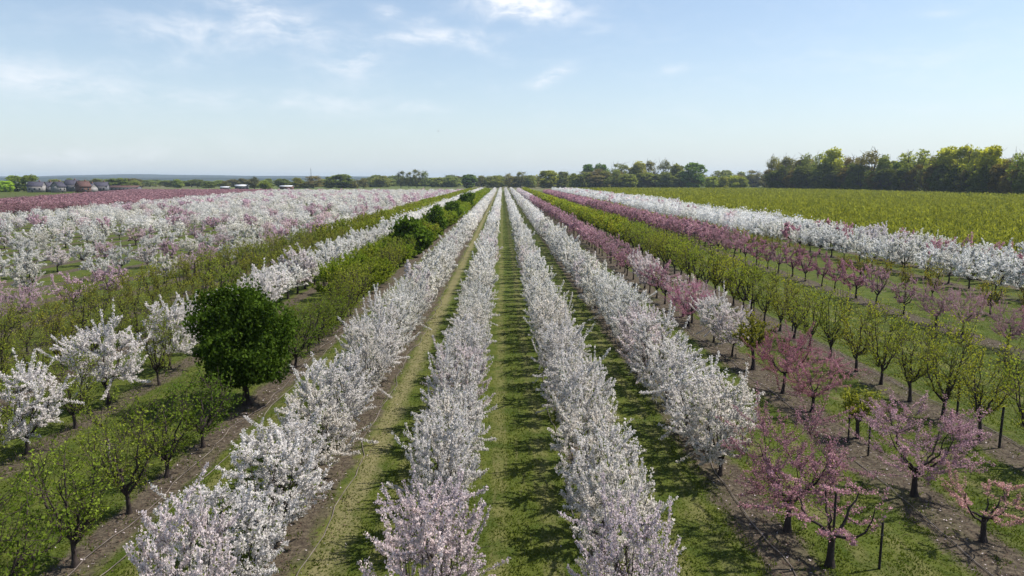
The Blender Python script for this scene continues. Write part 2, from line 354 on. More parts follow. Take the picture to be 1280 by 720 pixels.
lib('bush', 2, 3, lambda rg: tree_leafy(rg, 2, 3.0, 1.8, 2.2, .5, 'bush', .6, .09, 150, 7, .9), [G_])
lib('sapling', 0, 2, lambda rg: tree_leafy(rg, 0, 1.9, .65, .28, .9, 'up', .7, .07, 60, 5, .6), [Y_])
lib('dark', 0, 1, lambda rg: tree_dense(rg, 5.4, 2.6, 42000, .105, 1.5, 'round', 70, .25), [D_])
lib('dark', 1, 3, lambda rg: tree_dense(rg, 4.6, 2.3, 5500, .24, .5, 'round', 22, .3), [D_])
FAR = {}
for kind, (H, R, th, sh) in {'white': (3.4, 1.5, .6, 'bush'), 'open': (3.5, 1.8, .9, 'vase'), 'pink': (3.1, 1.6, .9, 'vase'), 'green': (3.5, 1.4, .8, 'up'), 'bush': (3.1, 1.9, .3, 'bush')}.items():
    FAR[kind, 0] = [far_tree(np.random.default_rng(50+i), H, R, th, 330, .26, sh) for i in range(5)]
    FAR[kind, 1] = [far_tree(np.random.default_rng(70+i), H, R, th, 90, .5, sh) for i in range(5)]
print('library', round(time.time()-T0, 1))

# ------------------------------------------------------------------ where the orchard trees stand
ORD = 'nearest second third fourth fifth sixth seventh eighth ninth tenth eleventh twelfth thirteenth fourteenth fifteenth sixteenth seventeenth eighteenth nineteenth twentieth'.split()
TREES = []   # dicts
def put(row, fam, lib_, x, y, s=1.0, sz=1.0, tint=(1, 1, 1), label=None, look=None, var=None):
    px, py, dz = proj(x, y, 1.5)
    mg = 90 if y < 60 else 40
    if dz < 5 or px < -mg or px > 1280+mg: return
    TREES.append(dict(row=row, fam=fam, lib=lib_, x=x, y=y, s=s, sz=sz, tint=tint, label=label, look=look, rz=rng.uniform(0, 6.28), var=var))
def wt():      # white with slight differences of tone between trees
    b = rng.uniform(.86, 1.04); k = rng.random()
    if k < .09: return (b*.98, b*.92, b*.96)
    if k < .4: return (b, b*.985, b*.95)
    return (b, b, b*1.01)
def run(x, y0, y1, step, fn):
    y = y0
    while y < y1:
        fn(x+rng.normal()*.12, y+rng.normal()*.12*step*.6); y += step*rng.uniform(.9, 1.1)
# four dense central rows
def central(row, X, y0, s=1.0, lil=()):
    cnt = [0]
    def f(x, y):
        i = cnt[0]; cnt[0] += 1
        k = 'lilac' if i in lil else 'white'
        t = wt()
        if y < 40 and k == 'white': t = (t[0]*1., t[1]*.98, t[2]*.99)
        put(row, 'white', k, x, y, s*rng.uniform(.86, 1.14)*(1.12 if row == 'D' and y < 31 else 1), rng.uniform(.84, 1.1), t)
    run(X, y0, 640, 2.55, f)
central('A', -6.3, 13.2, .76); central('B', -1.75, 13.6, .69, (0, 1)); central('C', 2.75, 13.9, .67, (0, )); central('D', 7.4, 23.4, .76)
# row E: mixed trees right of the white rows
x, y = at(984, 664); put('E', 'pink', 'pink', x, y, 1.05, 1.1, (.80, .70, .72), 'broad open pink tree at the near end of the outer white row')
x, y = at(1037, 708); put('E', 'pink', 'bare', x, y, 1.2, 1.15, (1.1, 1, 1), 'nearest sparse pink tree with bare twigs, beside the black stake')
x, y = at(1143, 620); put('E', 'pink', 'pink', x, y, 1.1, .98, (1.05, 1.05, 1.08), 'wide pale pink tree with dark trunk standing alone', var=2)
x, y = at(1229, 677); put('E', 'pink', 'bare', x, y, .95, .85, (1.25, 1.2, 1), 'small nearly bare tree with few pink buds nearest the right edge', var=1)
x, y = at(1072, 548); put('E', 'green', 'sapling', x, y, 1.1, 1.0, (1, 1, 1), 'small yellow-green sapling between two black stakes')
x, y = at(1015, 515); put('E', 'pink', 'pink', x, y, .9, .85, (.98, .78, .82), 'rose pink tree just beyond the sapling with two stakes')
x, y = at(978, 492); put('E', 'pink', 'pink', x, y, .85, 1.05, (.82, .58, .64), 'deep pink narrow tree behind the rose pink tree')
x, y = at(941, 462); put('E', 'green', 'sapling', x, y, 1.35, 1.35, (.8, .75, .8), 'slim sparse sapling between the deep pink tree and the white pair')
x, y = at(915, 446); put('E', 'white', 'open', x, y, .72, .8, (.92, .85, .88), 'second pale white tree in the mixed pink row')
x, y = at(892, 428); put('E', 'white', 'open', x, y, .7, .85, (1, .97, 1), 'upright white tree among the pink row, first past the pale one')
x, y = at(860, 408); put('E', 'pink', 'pink', x, y, .9, 1, (1.2, .9, 1.1), 'bright rose tree behind the upright white tree in the mixed row')
cnt = [0]
def f(x, y):
    cnt[0] += 1
    if y < 78: c = [(1.0, 1.0, 1.0), (1.3, 1.6, 1.45), (1.45, 2.0, 1.65), (.9, .8, .85)][int(rng.integers(0, 4))]
    else: b = rng.uniform(.95, 1.25); c = (b, b*.98, b)
    if 58 < y < 80 and rng.random() < .35: put('E', 'white', 'open', x, y, .72, .85, (.9, .82, .86))
    elif y < 330: put('E', 'pink', 'pink', x, y, rng.uniform(.78, .92), rng.uniform(.85, 1.0), c)
    else: put('E', 'white', 'white', x, y, .9, .95, (.9, .8, .87))
run(13.3, 49.5, 620, 2.9, f)
# row F: tall yellow-green trees, double in places
run(18.5, 21.5, 640, 2.5, lambda x, y: put('F', 'green', 'green', x, y, rng.uniform(.92, 1.12), rng.uniform(.92, 1.12), (rng.uniform(1.0, 1.25), 1.2, 1.0)))
run(20.6, 80, 640, 3.4, lambda x, y: put('F', 'green', 'green', x, y, rng.uniform(.8, 1.0), rng.uniform(.8, 1.0), (rng.uniform(1.0, 1.25), 1.2, 1.0)))
# row G: thin pink trees
def f(x, y):
    b = rng.uniform(.85, 1.15)
    if y > 85: t = (b*1.05, b*.98, b*1.0); s = rng.uniform(.85, 1.05)
    else: t = [(b*.72, b*.82, b*.72), (b*1.0, b*1.0, b*1.0), (b*.9, b*.72, b*.8)][int(rng.integers(0, 3))]; s = rng.uniform(.7, .98)
    put('G', 'pink', 'pink', x, y, s, rng.uniform(.88, 1.08), t)
run(30.2, 38, 520, 3.6, f)
run(33.0, 100, 520, 3.6, f)
# row H: sparse low green
run(36.5, 44, 400, 3.9, lambda x, y: put('H', 'green', 'green', x, y, rng.uniform(.6, .85), rng.uniform(.55, .8), (1.1, .95, .8)) if rng.random() < .8 else None)
# rows I J K: white orchard on the right
def wr(row, pink):
    def f(x, y):
        if rng.random() < .07: return
        if rng.random() < pink: put(row, 'pink', 'pink', x, y, rng.uniform(.9, 1.05), 1.12, (1.25, 1.1, 1.15))
        else:
            t = wt(); put(row, 'white', 'open', x, y, rng.uniform(.86, 1.06), rng.uniform(.85, 1.08), (t[0]*.98, t[1], t[2]*1.03))
    return f
run(43.5, 52, 620, 3.5, wr('I', .02)); run(48.3, 58, 620, 3.5, wr('J', .15)); run(53.0, 66, 620, 3.5, wr('K', .12)); run(57.5, 240, 620, 3.6, wr('K', .02))
# row Z: bushy green row at the left
def f(x, y):
    if 28.2 < y < 37.5: return
    l = 'bush' if rng.random() < (.5 if y < 42 else .6) else 'green'
    big = y > 55
    if any(abs(y-d) < 3.2 for d in (95, 101, 131, 178, 250)): return
    m = .98 if y < 42 else 1.0
    put('Z', 'green', l, x-(0.6 if big else 0), y, rng.uniform(.85, 1.1)*(1.05 if big else 1), rng.uniform(.8, 1.0)*(1.06 if y < 42 else .9), (rng.uniform(.85, 1.0)*m*(1.45 if y > 42 and l == 'bush' else 1), rng.uniform(.95, 1.08)*m*(1.3 if y > 42 and l == 'bush' else 1), .85*m))
run(-11.35, 14.8, 640, 2.9, f)
x, y = at(309, 505); put('Z', 'dark', 'dark', x, y, .86, .95, (.95, .95, .9), 'big round dark green tree, by far the largest crown in the orchard')
for d, s, lb in ((94, 1.28, 'nearest of the dark green round trees in the bushy row beyond the big one'), (102, 1.1, 'dark green round tree directly behind the nearest small dark one'),
                 (131, 1.22, 'dark green round tree alone midway along the far bushy row'), (178, 1.2, 'second farthest small dark tree in the bushy green row'), (250, 1.4, 'farthest small dark green tree in the bushy row')):
    put('Z', 'dark', 'dark', -12.4, d, s*.92, s*.88, (1.6, 1.5, 1.2), lb)
run(-14.6, 60, 640, 3.3, lambda x, y: put('Z', 'green', 'bush', x, y, rng.uniform(.8, 1.0), rng.uniform(.8, 1.05), (rng.uniform(1.35, 1.7), 1.45, 1.0)))
# row Y: sparse white row with saplings between
for (yy, s) in ((25.6, 1.0), (31.6, 1.12), (37.6, 1.05), (42.0, .95), (46.5, .85), (51, 1.0), (54.5, 1.0)):
    put('Y', 'white', 'open', -17.6+rng.normal()*.1, yy, s*.86, s*.93, (1, .97, 1.0))
for yy in (16.2, 18.6, 21.2, 23.4, 28.4, 34.6): put('Y', 'green', 'green', -17.2+rng.normal()*.3, yy, rng.uniform(.8, 1.0), rng.uniform(.8, 1.0), (.85, .95, 1))
run(-18.2, 57.5, 640, 3.1, lambda x, y: put('Y', 'white', 'open', x, y, rng.uniform(.85, 1.05), rng.uniform(.85, 1.05), wt()))
# rows X: yellow-green rows
for X, rw in ((-22.6, 'X'), (-27.6, 'V')):
    run(X, 19 if rw == 'X' else 24, 640, 2.5, lambda x, y: put(rw, 'green', 'green', x, y, rng.uniform(.7, .95), rng.uniform(.72, .95), (rng.uniform(.85, 1.05), rng.uniform(.95, 1.05), .9)))
# left orchard: rows of white with pink and lilac
def lim(y): return -95-0.155*y
X = -33.0; k = 0
while X > -185:
    def f(x, y, k=k, X=X):
        if x < lim(y): return
        r = rng.random(); t = wt()
        row = 'W' if k == 0 else 'U' if k == 1 else 'S'
        pk = (.6 if y < 62 else .2) if k == 0 else .12 if k in (1, 2) else .06
        if k == 4 and y < 140: pk = .2
        if r < pk: put(row, 'pink', 'pink', x, y, rng.uniform(.85, 1.1), rng.uniform(.85, 1.1), (1.35, 1.55, 1.55))
        elif r < pk+(.25 if k < 2 else .08): put(row, 'white', 'open', x, y, rng.uniform(.68, .9), rng.uniform(.62, .82), (t[0]*.80, t[1]*.66, t[2]*.74))
        elif rng.random() < (.75 if k in (1, 3) else .88): put(row, 'white', 'open', x, y, rng.uniform(.68, .92), rng.uniform(.62, .82), (t[0]*.93, t[1]*.93, t[2]*.93))
    run(X, 40, 600, 5.2 if X > -80 else 4.8, f)
    X -= 8.0; k += 1
# pink block at the far left
X = -118.0
while X > -330:
    def f(x, y):
        if x > lim(y)-5 or x < -112-0.33*y: return
        b = rng.uniform(.75, 1.0); put('P', 'pink', 'pink', x, y, rng.uniform(.95, 1.2), rng.uniform(.65, .8), (b*.86, b*.80, b*.78))
    run(X, 130, 640, 3.8, f); X -= 5.5
print('trees', len(TREES), round(time.time()-T0, 1))

ROWN = {'A': 'outer white row left of the aisle', 'B': 'white row bounding the aisle left', 'C': 'white row bounding the aisle right',
        'D': 'outer white row right of the aisle', 'E': 'mixed pink row', 'F': 'tall green row right of pinks', 'G': 'thin pink row beyond the greens',
        'H': 'low row before the right whites', 'I': 'front row of the right whites', 'J': 'middle row of the right whites', 'K': 'back row of the right whites',
        'Z': 'bushy row left of the whites', 'Y': 'sparse row behind the dark tree', 'X': 'first green row beyond sparse whites', 'V': 'second green row beyond sparse whites',
        'W': 'edge row of the left orchard', 'U': 'second row of the left orchard', 'S': 'deep inside the left white orchard', 'P': 'far left pink orchard'}
KN = {'white': ('white_blossom_tree', 'blossom tree', 'white tree', 'white blossom trees'), 'pink': ('pink_blossom_tree', 'pink tree', 'pink tree', 'pink blossom trees'),
      'green': ('young_orchard_tree', 'orchard tree', 'leafing green tree', 'leafing green orchard trees'), 'dark': ('round_green_tree', 'round tree', '', 'round dark green trees')}
def thing(name, label, cat, loc, rz=0.0, group=None, sc=(1, 1, 1)):
    o = bpy.data.objects.new(name, None); COL.objects.link(o); o.empty_display_size = .3
    o.location = loc; o.rotation_euler = (0, 0, rz); o.scale = sc; o['label'] = label; o['category'] = cat
    if group: o['group'] = group
    return o
def part(name, me, parent, color=None):
    o = bpy.data.objects.new(name, me); COL.objects.link(o); o.parent = parent
    if color is not None: o.color = (*color, 1)
    return o
def single(name, me, label, cat, loc=(0, 0, 0), rz=0, group=None, kind=None):
    o = bpy.data.objects.new(name, me); COL.objects.link(o); o.location = loc; o.rotation_euler = (0, 0, rz)
    if label: o['label'] = label
    if cat: o['category'] = cat
    if group: o['group'] = group
    if kind: o['kind'] = kind
    return o
def visible(t):
    px, py, dz = proj(t['x'], t['y'], 1.6); return -10 < px < 1290 and py < 760
rest = []; ordc = {}
for fam in ('white', 'pink', 'green', 'dark'):
    ts = sorted([t for t in TREES if t['fam'] == fam], key=lambda t: t['y'] if t['x'] > -500 else 0)
    ts = sorted(ts, key=lambda t: proj(t['x'], t['y'], 1.5)[2])
    nin = 0; vc = {}
    for t in ts:
        v = visible(t)
        if nin >= 290 and fam != 'dark': rest.append(t); continue
        if v: nin += 1
        y = t['y']; lod = 0 if y < 52 else 1 if y < 105 else 2
        while (t['lib'], lod) not in LIB: lod = lod-1 if lod > 0 else 1
        if t['lib'] == 'sapling': lod = 0
        V = LIB[t['lib'], lod]; c = vc.get((t['lib'], lod), 0); vc[t['lib'], lod] = c+1
        w, cr = V[t['var'] if t['var'] is not None and t['var'] < len(V) else c % len(V)]
        nm, cat, kind, grp = KN[fam]; key = (t['row'], fam)
        lb = t['label']
        if lb is None:
            n = ordc.get(key, 0)
            if v: ordc[key] = n+1
            near = {'white': 'white tree', 'pink': 'pink tree', 'green': 'green tree', 'dark': 'dark tree'}[fam]
            many = 12 if t['row'] != 'S' else 0
            if not v: lb = f'{near} at the very edge of view in the {ROWN[t["row"]]}'
            elif n < many: lb = f'{ORD[n]} {near} from the camera in the {ROWN[t["row"]]}'
            elif t['row'] == 'S': lb = f'small {near} standing {ROWN["S"]}'
            elif t['row'] == 'P': lb = f'tiny deep {near} in the {ROWN["P"]}'
            else: lb = f'small {near} past the {ORD[many-1]} one in the {ROWN[t["row"]]}'
            if len(lb.replace('-',' ').split()) > 16: print('LONG', lb)
        o = thing(nm, lb, cat, (t['x'], t['y'], 0), t['rz'], f'{grp} of the {ROWN[t["row"]]}' if t['row'] != 'S' else f'{grp} {ROWN["S"]}', (t['s'], t['s'], t['sz']))
        part('trunk', w, o); part('crown', cr, o, t['tint'])
print('individuals placed, rest', len(rest), round(time.time()-T0, 1))

# the farther trees, too many to count: one mass per kind
def merge(ts, name, label, cat, mats):
    if not ts: return
    Vs, Qs, mqs, cs, n = [], [], [], [], 0
    for i, t in enumerate(ts):
        k = {'white': 'white', 'open': 'open', 'lilac': 'white', 'pink': 'pink', 'green': 'green', 'bush': 'bush'}[t['lib']]
        V, Q, mq, T, mt = FAR[k, 0 if t['y'] < 240 else 1][i % 5]
        c, s = math.cos(t['rz']), math.sin(t['rz'])
        P = V@np.array([[c, s, 0], [-s, c, 0], [0, 0, 1]])*np.array([t['s'], t['s'], t['sz']])+np.array([t['x'], t['y'], 0])
        Vs.append(P.astype(np.float32)); Qs.append(Q+n); mqs.append(mq+(2 if t['lib'] == 'bush' else 0)*(mq == 0)); n += len(V)
        cs.append(np.tile(np.float32(t['tint']), (len(V), 1)))
    me = make_mesh(name, np.concatenate(Vs), np.concatenate(Qs), np.concatenate(mqs), None, None, mats, np.concatenate(cs))
    o = single(name, me, label, cat, kind='stuff'); print(name, len(ts), len(me.polygons))
fw = foliage_mat('far_white_petals', (0.86, 0.83, 0.84), (0.66, 0.61, 0.66), 0.3, per=.8)
merge([t for t in rest if t['fam'] == 'white'], 'distant_white_trees', 'countless tiny white blossom trees merging into pale bands far off', 'distant orchard', [MAT['petal_white'], MAT['twig']])
merge([t for t in rest if t['fam'] == 'pink'], 'distant_pink_trees', 'countless tiny pink blossom trees merging into bands far off', 'distant orchard', [MAT['petal_pink'], MAT['twig']])
merge([t for t in rest if t['fam'] == 'green'], 'distant_green_trees', 'countless tiny leafing green trees merging into hedges far off', 'distant orchard', [MAT['leaf_young'], MAT['twig'], MAT['leaf_green']])

# ------------------------------------------------------------------ right field of dense young trees (whips)
rg = np.random.default_rng(5)
P = []; X = 61.0
while X < 285:
    y0 = max(X/0.78-14, 60); y1 = min(700, 1e9)
    st = 1.6 if X < 120 else 2.6
    ys = np.arange(y0, y1, st); ys = ys+rg.normal(size=len(ys))*.3
    P.append(np.stack([X+rg.normal(size=len(ys))*.25, ys, rg.uniform(.8, 1.15, len(ys))], 1)); X += 3.0
P = np.concatenate(P); keep = (P[:, 0] < 262+(P[:, 1]-397)*-.05+20)
P = P[keep]
acc = Acc(); V_, Q_ = [], []
for i in range(1):
    dist = P[:, 1]
    m = np.where(dist < 170, 26, np.where(dist < 320, 12, 6)); idx = np.repeat(np.arange(len(P)), m)
    n = len(idx); az = rg.uniform(0, 6.28, n); r = rg.uniform(0, .75, n)
    h = P[idx, 2]*rg.uniform(1.2, 2.7, n); c = np.stack([P[idx, 0]+r*np.cos(az), P[idx, 1]+r*np.sin(az), h], 1)
    sz = np.where(dist[idx] < 170, .24, np.where(dist[idx] < 320, .36, .55))*rg.uniform(.6, 1.3, n)
    V, Q = quads(rg, c, sz*.8, 3.2, None, 0, 4.0, .3)
    acc.add(V, Q, None, 0)
    tf = (.62+.36*P[:, 2]*rg.uniform(.5, 1.4, len(P)))[idx]*rg.uniform(.86, 1.14, n); tf = np.repeat(tf, 4)
tr = P[P[:, 1] < 200]
for k in range(3):
    a = 2*math.pi*k/3
b_ = np.stack([tr[:, 0], tr[:, 1], np.zeros(len(tr))], 1); w = np.array([.035, 0, 0]); w2 = np.array([0, .035, 0]); top = b_+np.array([0, 0, 2.2])
for ww in (w, w2):
    V = np.stack([b_-ww, b_+ww, top+ww*.4, top-ww*.4], 1).reshape(-1, 3); acc.add(V, np.arange(len(V)).reshape(-1, 4), None, 1)
single('young_tree_field', acc.mesh('young_tree_field', [MAT['leaf_young'], MAT['twig']], tcol=np.concatenate([np.stack([tf, tf, tf], 1), np.ones((acc.n-len(tf), 3))])), 'wide yellow-green block of dense young trees before the woodland', 'tree field', kind='stuff')
print('field', len(P), round(time.time()-T0, 1))

# ------------------------------------------------------------------ ground
def ground_mat():
    m, t, o = new_mat('orchard_ground')
    g = node(t, 'ShaderNodeNewGeometry'); sp = node(t, 'ShaderNodeSeparateXYZ', ins={0: g.outputs['Position']}); X, Y = sp.outputs[0], sp.outputs[1]
    nz = lambda s, d=4.0, st=(1, 1, 1), r=.55: node(t, 'ShaderNodeTexNoise', ins={'Vector': (lambda q: (q.inputs['Scale'].__setattr__('default_value', st), q.outputs[0])[1])(node(t, 'ShaderNodeMapping', ins={0: g.outputs['Position']})), 'Scale': s, 'Detail': d, 'Roughness': r}).outputs[0]
    big = nz(.12); mid = nz(.9); fine = nz(7.0, 6.0, r=.7); streak = nz(1.6, 4.0, (3.0, .35, 1)); tuft = nz(3.0, 5.0, r=.65)
    # grass
    gr = mixc(t, ramp(t, mid, .35, .65), (0.047, 0.068, 0.010), (0.088, 0.102, 0.018))
    gr = mixc(t, M_(t, 'MULTIPLY', ramp(t, tuft, .42, .66), .45), gr, (0.036, 0.054, 0.009))
    gr = mixc(t, M_(t, 'MULTIPLY', ramp(t, fine, .5, .72), .6), gr, (0.120, 0.128, 0.032))
    gr = mixc(t, M_(t, 'MULTIPLY', ramp(t, streak, .52, .74), .6), gr, (0.125, 0.110, 0.050))
    gr = mixc(t, M_(t, 'MULTIPLY', ramp(t, big, .5, .7), .35), gr, (0.070, 0.105, 0.014))
    # worn wheel tracks in the aisles
    tk = None
    wob = M_(t, 'MULTIPLY', M_(t, 'SUBTRACT', nz(.5, 2.0, (1, .25, 1)), .5), .7)
    for cx in (-9.6, -8.2, -4.9, -3.4, -0.15, 1.35, 4.6, 6.0, 9.6, 11.0, 15.5, 16.7, 24, 25.6):
        d = M_(t, 'ABSOLUTE', M_(t, 'SUBTRACT', M_(t, 'ADD', X, wob), cx)); b = M_(t, 'SUBTRACT', 1.0, ramp(t, d, .08, .42))
        tk = b if tk is None else M_(t, 'MAXIMUM', tk, b)
    gr = mixc(t, M_(t, 'MULTIPLY', M_(t, 'MULTIPLY', tk, ramp(t, mid, .3, .6)), .55), gr, (0.165, 0.150, 0.062))
    # bare soil strips under the rows
    soilc = mixc(t, ramp(t, fine, .35, .7), (0.050, 0.040, 0.029), (0.145, 0.118, 0.082))
    soilc = mixc(t, M_(t, 'MULTIPLY', ramp(t, tuft, .45, .7), .7), soilc, (0.030, 0.021, 0.018))
    wid = M_(t, 'MULTIPLY', M_(t, 'SUBTRACT', nz(1.1, 5.0, (1, .5, 1), .7), .5), 1.5)
    sm = None
    for cx, hw in ((-33, .8), (-28, .75), (-22.6, .7), (-17.4, .55), (-11.1, .7), (-6.0, .65), (-1.7, .35), (2.75, .4), (7.5, .85), (13.1, 1.05), (18.9, .95), (30.1, 1.0), (36.5, .4), (43.5, .8), (48.3, .8), (53, .8)):
        d = M_(t, 'SUBTRACT', M_(t, 'ABSOLUTE', M_(t, 'SUBTRACT', X, cx)), hw); b = M_(t, 'SUBTRACT', 1.0, ramp(t, M_(t, 'ADD', d, wid), -.22, .22))
        sm = b if sm is None else M_(t, 'MAXIMUM', sm, b)
    # repeated strips over the outer orchard
    pp = M_(t, 'PINGPONG', M_(t, 'ADD', X, 38.0+200), 2.5); bb = M_(t, 'SUBTRACT', 1.0, ramp(t, M_(t, 'ADD', pp, wid), .5, 1.0))
    bb = M_(t, 'MULTIPLY', bb, M_(t, 'LESS_THAN', X, -36.0)); bb = M_(t, 'MULTIPLY', bb, M_(t, 'GREATER_THAN', X, -330.0)); sm = M_(t, 'MAXIMUM', sm, bb)
    wear = M_(t, 'MULTIPLY', sm, ramp(t, nz(.35, 4.0, (1, .3, 1)), .22, .45))
    sandy = M_(t, 'SUBTRACT', 1.0, ramp(t, M_(t, 'ADD', M_(t, 'ABSOLUTE', M_(t, 'SUBTRACT', X, -4.75)), wid), .1, .6))
    gr = mixc(t, M_(t, 'MULTIPLY', sandy, .7), gr, (0.19, 0.165, 0.085))
    inside = M_(t, 'LESS_THAN', Y, 660.0)
    c = mixc(t, M_(t, 'MULTIPLY', wear, inside), gr, soilc)
    # far meadows
    farm = mixc(t, ramp(t, nz(.004, 3.0, (1, .4, 1)), .4, .6), (0.10, 0.13, 0.035), (0.13, 0.12, 0.06))
    c = mixc(t, ramp(t, Y, 620, 700), c, farm)
    p = node(t, 'ShaderNodeBsdfPrincipled', ins={'Base Color': c, 'Roughness': .95}); p.inputs['Specular IOR Level'].default_value = .1
    bh = M_(t, 'ADD', M_(t, 'MULTIPLY', fine, .5), tuft); b = node(t, 'ShaderNodeBump', ins={'Height': bh, 'Strength': .7, 'Distance': .10})
    t.links.new(b.outputs[0], p.inputs['Normal']); t.links.new(p.outputs[0], o.inputs[0]); return m
gx = np.concatenate([[-9000, -3000, -900], np.arange(-300, 301, 60), [900, 3000, 9000]]); gy = np.concatenate([[-600, -100], np.arange(0, 721, 60), [1500, 4000, 9500]])
GX, GY = np.meshgrid(gx, gy); V = np.stack([GX.ravel(), GY.ravel(), np.zeros(GX.size)], 1); nx = len(gx)
Q = [[j*nx+i, j*nx+i+1, (j+1)*nx+i+1, (j+1)*nx+i] for j in range(len(gy)-1) for i in range(nx-1)]
single('ground', make_mesh('ground', V, Q, mats=[ground_mat()]), None, None, kind='structure')

# grass tufts close by and litter under the rows
rg = np.random.default_rng(9)
n = 260000; y = 12+46*rg.random(n)**1.6; x = (rg.random(n)*2-1)*(y*.78+3); rows_x = np.array([-22.6, -11.1, -6.0, -1.7, 2.8, 7.6, 13.1, 18.9, 30.1]); hw = np.array([.5, .6, .9, .45, .5, .65, .8, .8, .8])
d = np.min(np.abs(x[:, None]-rows_x)-hw, axis=1); k = (d > 0) | (rg.random(n) < .05) | ((np.sin(x*5+np.sin(y*3.1)*2)+np.sin(y*4.3+x*2) > 1.25) & (rg.random(n) < .8))
x, y = x[k], y[k]; n = len(x); h = rg.uniform(.03, .075, n)*(1+.4*np.sin(x*3.1+np.sin(y*2))); a = rg.uniform(0, 6.28, n); w = rg.uniform(.012, .03, n)
lx, ly = rg.normal(size=n)*.04, rg.normal(size=n)*.04
V = np.stack([np.stack([x-w*np.cos(a), y-w*np.sin(a), np.zeros(n)], 1), np.stack([x+w*np.cos(a), y+w*np.sin(a), np.zeros(n)], 1), np.stack([x+lx, y+ly, h], 1)], 1).reshape(-1, 3)
MAT['grass'] = foliage_mat('grass_blades', (0.125, 0.150, 0.026), (0.075, 0.098, 0.016), .45, (1.1, 1.2, .6), per=.45, nscale=.5)
single('grass', make_mesh('grass', V, None, T=np.arange(3*n).reshape(-1, 3), mats=[MAT['grass']]), 'short mown green grass in the aisles between the tree rows', 'grass', kind='stuff')
n = 26000; y = 13+50*rg.random(n)**1.5; ri = rg.integers(0, len(rows_x), n); x = rows_x[ri]+rg.normal(size=n)*hw[ri]*.75
P = np.stack([x, y, rg.uniform(.012, .04, n)], 1); V, Q = quads(rg, P, rg.uniform(.015, .05, n), 1.6, np.tile([0, 0, 1.], (n, 1)), 2.5)
pm = rg.random(n) < .14
acc = Acc(); acc.V = [V]; acc.Q = [Q]; acc.mq = [np.where(pm, 0, 1)]; acc.n = len(V)
MAT['litter'] = foliage_mat('leaf_litter', (0.16, 0.11, 0.08), (0.05, 0.032, 0.026), .05)
single('fallen_petals', acc.mesh('fallen_petals', [MAT['petal_lilac'], MAT['litter']]), 'fallen petals and brown leaf litter on the bare soil strips', 'litter', kind='stuff')

rg = np.random.default_rng(31); a = Acc(); n = 3000; y = 13+40*rg.random(n)**1.4; ri = rg.integers(0, len(rows_x), n); x = rows_x[ri]+rg.normal(size=n)*hw[ri]*.8
for i in range(n):
    az = rg.uniform(0, 6.28); ll = rg.uniform(.1, .5); dx, dy = math.cos(az)*ll, math.sin(az)*ll; b = rg.normal()*.12
    tube(a, [[x[i], y[i], .015], [x[i]+dx*.5-dy*b, y[i]+dy*.5+dx*b, .03], [x[i]+dx, y[i]+dy, .012]], [.007, .006, .003], 3)
single('pruned_twigs', a.mesh('pruned_twigs', [MAT['twig']]), 'thin brown prunings scattered on the soil under the rows', 'twigs', kind='stuff')

# ------------------------------------------------------------------ hoses, posts, stakes
hose_m = solid_mat('hose_plastic', (0.24, 0.20, 0.17), (0.09, 0.075, 0.065), 1.2, .6)
def hose(X, y0, y1, label, z=.03, seed=0):
    rg = np.random.default_rng(seed); ys = np.arange(y0, y1, .6)
    ph = rg.uniform(0, 6, 4); kk = np.cumsum(rg.normal(size=len(ys)))*.05; kk -= np.convolve(kk, np.ones(15)/15, 'same')
    xs = X+.09*np.sin(ys*.55+ph[0])+.06*np.sin(ys*1.3+ph[1])+.14*np.sin(ys*.17+ph[2])+kk; zs = z+.012*np.sin(ys*.9+ph[3])+.01
    a = Acc(); tube(a, np.stack([xs, ys, zs], 1), np.full(len(ys), .014), 6)
    single('irrigation_hose', a.mesh('irrigation_hose', [hose_m], smooth=True), label, 'hose', group='irrigation hoses along the tree rows')
hose(-6.9, 12, 120, 'pale hose hidden along the left foot of the second white row left of the aisle', seed=1)
hose(-5.25, 12, 120, 'pale hose on sandy soil right of the second white row left of the aisle', seed=2)
hose(-1.75, 12, 120, 'hose under the white row left of the central aisle', seed=3)
hose(2.2, 12, 120, 'hose at the left foot of the white row right of the central aisle', seed=4)
hose(7.35, 12, 120, 'hose on dark soil under the second white row right of the aisle', seed=5)
hose(12.6, 12, 120, 'pale hose left of the trunks along the mixed pink row', seed=6)
hose(19.6, 15, 120, 'hose beside the posts of the tall yellow-green row', z=.05, seed=7)
hose(-10.9, 12, 120, 'pale hose close to the trunks of the bushy green row', seed=8)
hose(-10.25, 12, 120, 'pale wavy hose on the grass edge beside the bushy green row', seed=9)
post_m = solid_mat('dark_post_wood', (0.040, 0.034, 0.030), (0.018, 0.015, 0.014), 6, .9, .4, (1, 1, .2))
wire_m = solid_mat('wire_steel', (0.18, 0.18, 0.18), None, 2, .5, metallic=.6)
pale_m = solid_mat('pale_stake_wood', (0.34, 0.30, 0.25), (0.2, 0.17, 0.14), 6, .85)
def post(x, y, h, label, grp, r=.045, wire=False, m=None):
    o = thing('wooden_post' if wire else 'tree_stake', label, 'post' if wire else 'stake', (x, y, 0), rng.uniform(0, 6), grp)
    a = Acc(); tube(a, [[0, 0, -.05], [0, 0, h*.5], [.01, 0, h-.02], [.01, 0, h]], [r*1.05, r, r*.95, r*.7], 8); box(a, (.01, 0, h), (r*.9, r*.9, .01))
    part('shaft', a.mesh('post_shaft', [m or post_m]), o)
    a = Acc(); tube(a, [[-.0, 0, h*.72], [0, 0, h*.72+.03]], [r*1.25, r*1.25], 8); part('tie_band', a.mesh('tie_band', [wire_m]), o)
i = 0
for (px, b, lb) in ((1196, 520, 'dark post between the tall green trees, nearer of the pair seen past the pink tree'), (1249, 560, 'dark leaning post nearest the camera beside the tall yellow-green row')):
    x, y = at(px, b); post(x, y, 1.6, lb, 'posts of the tall yellow-green row', wire=True)
yy = 47.0
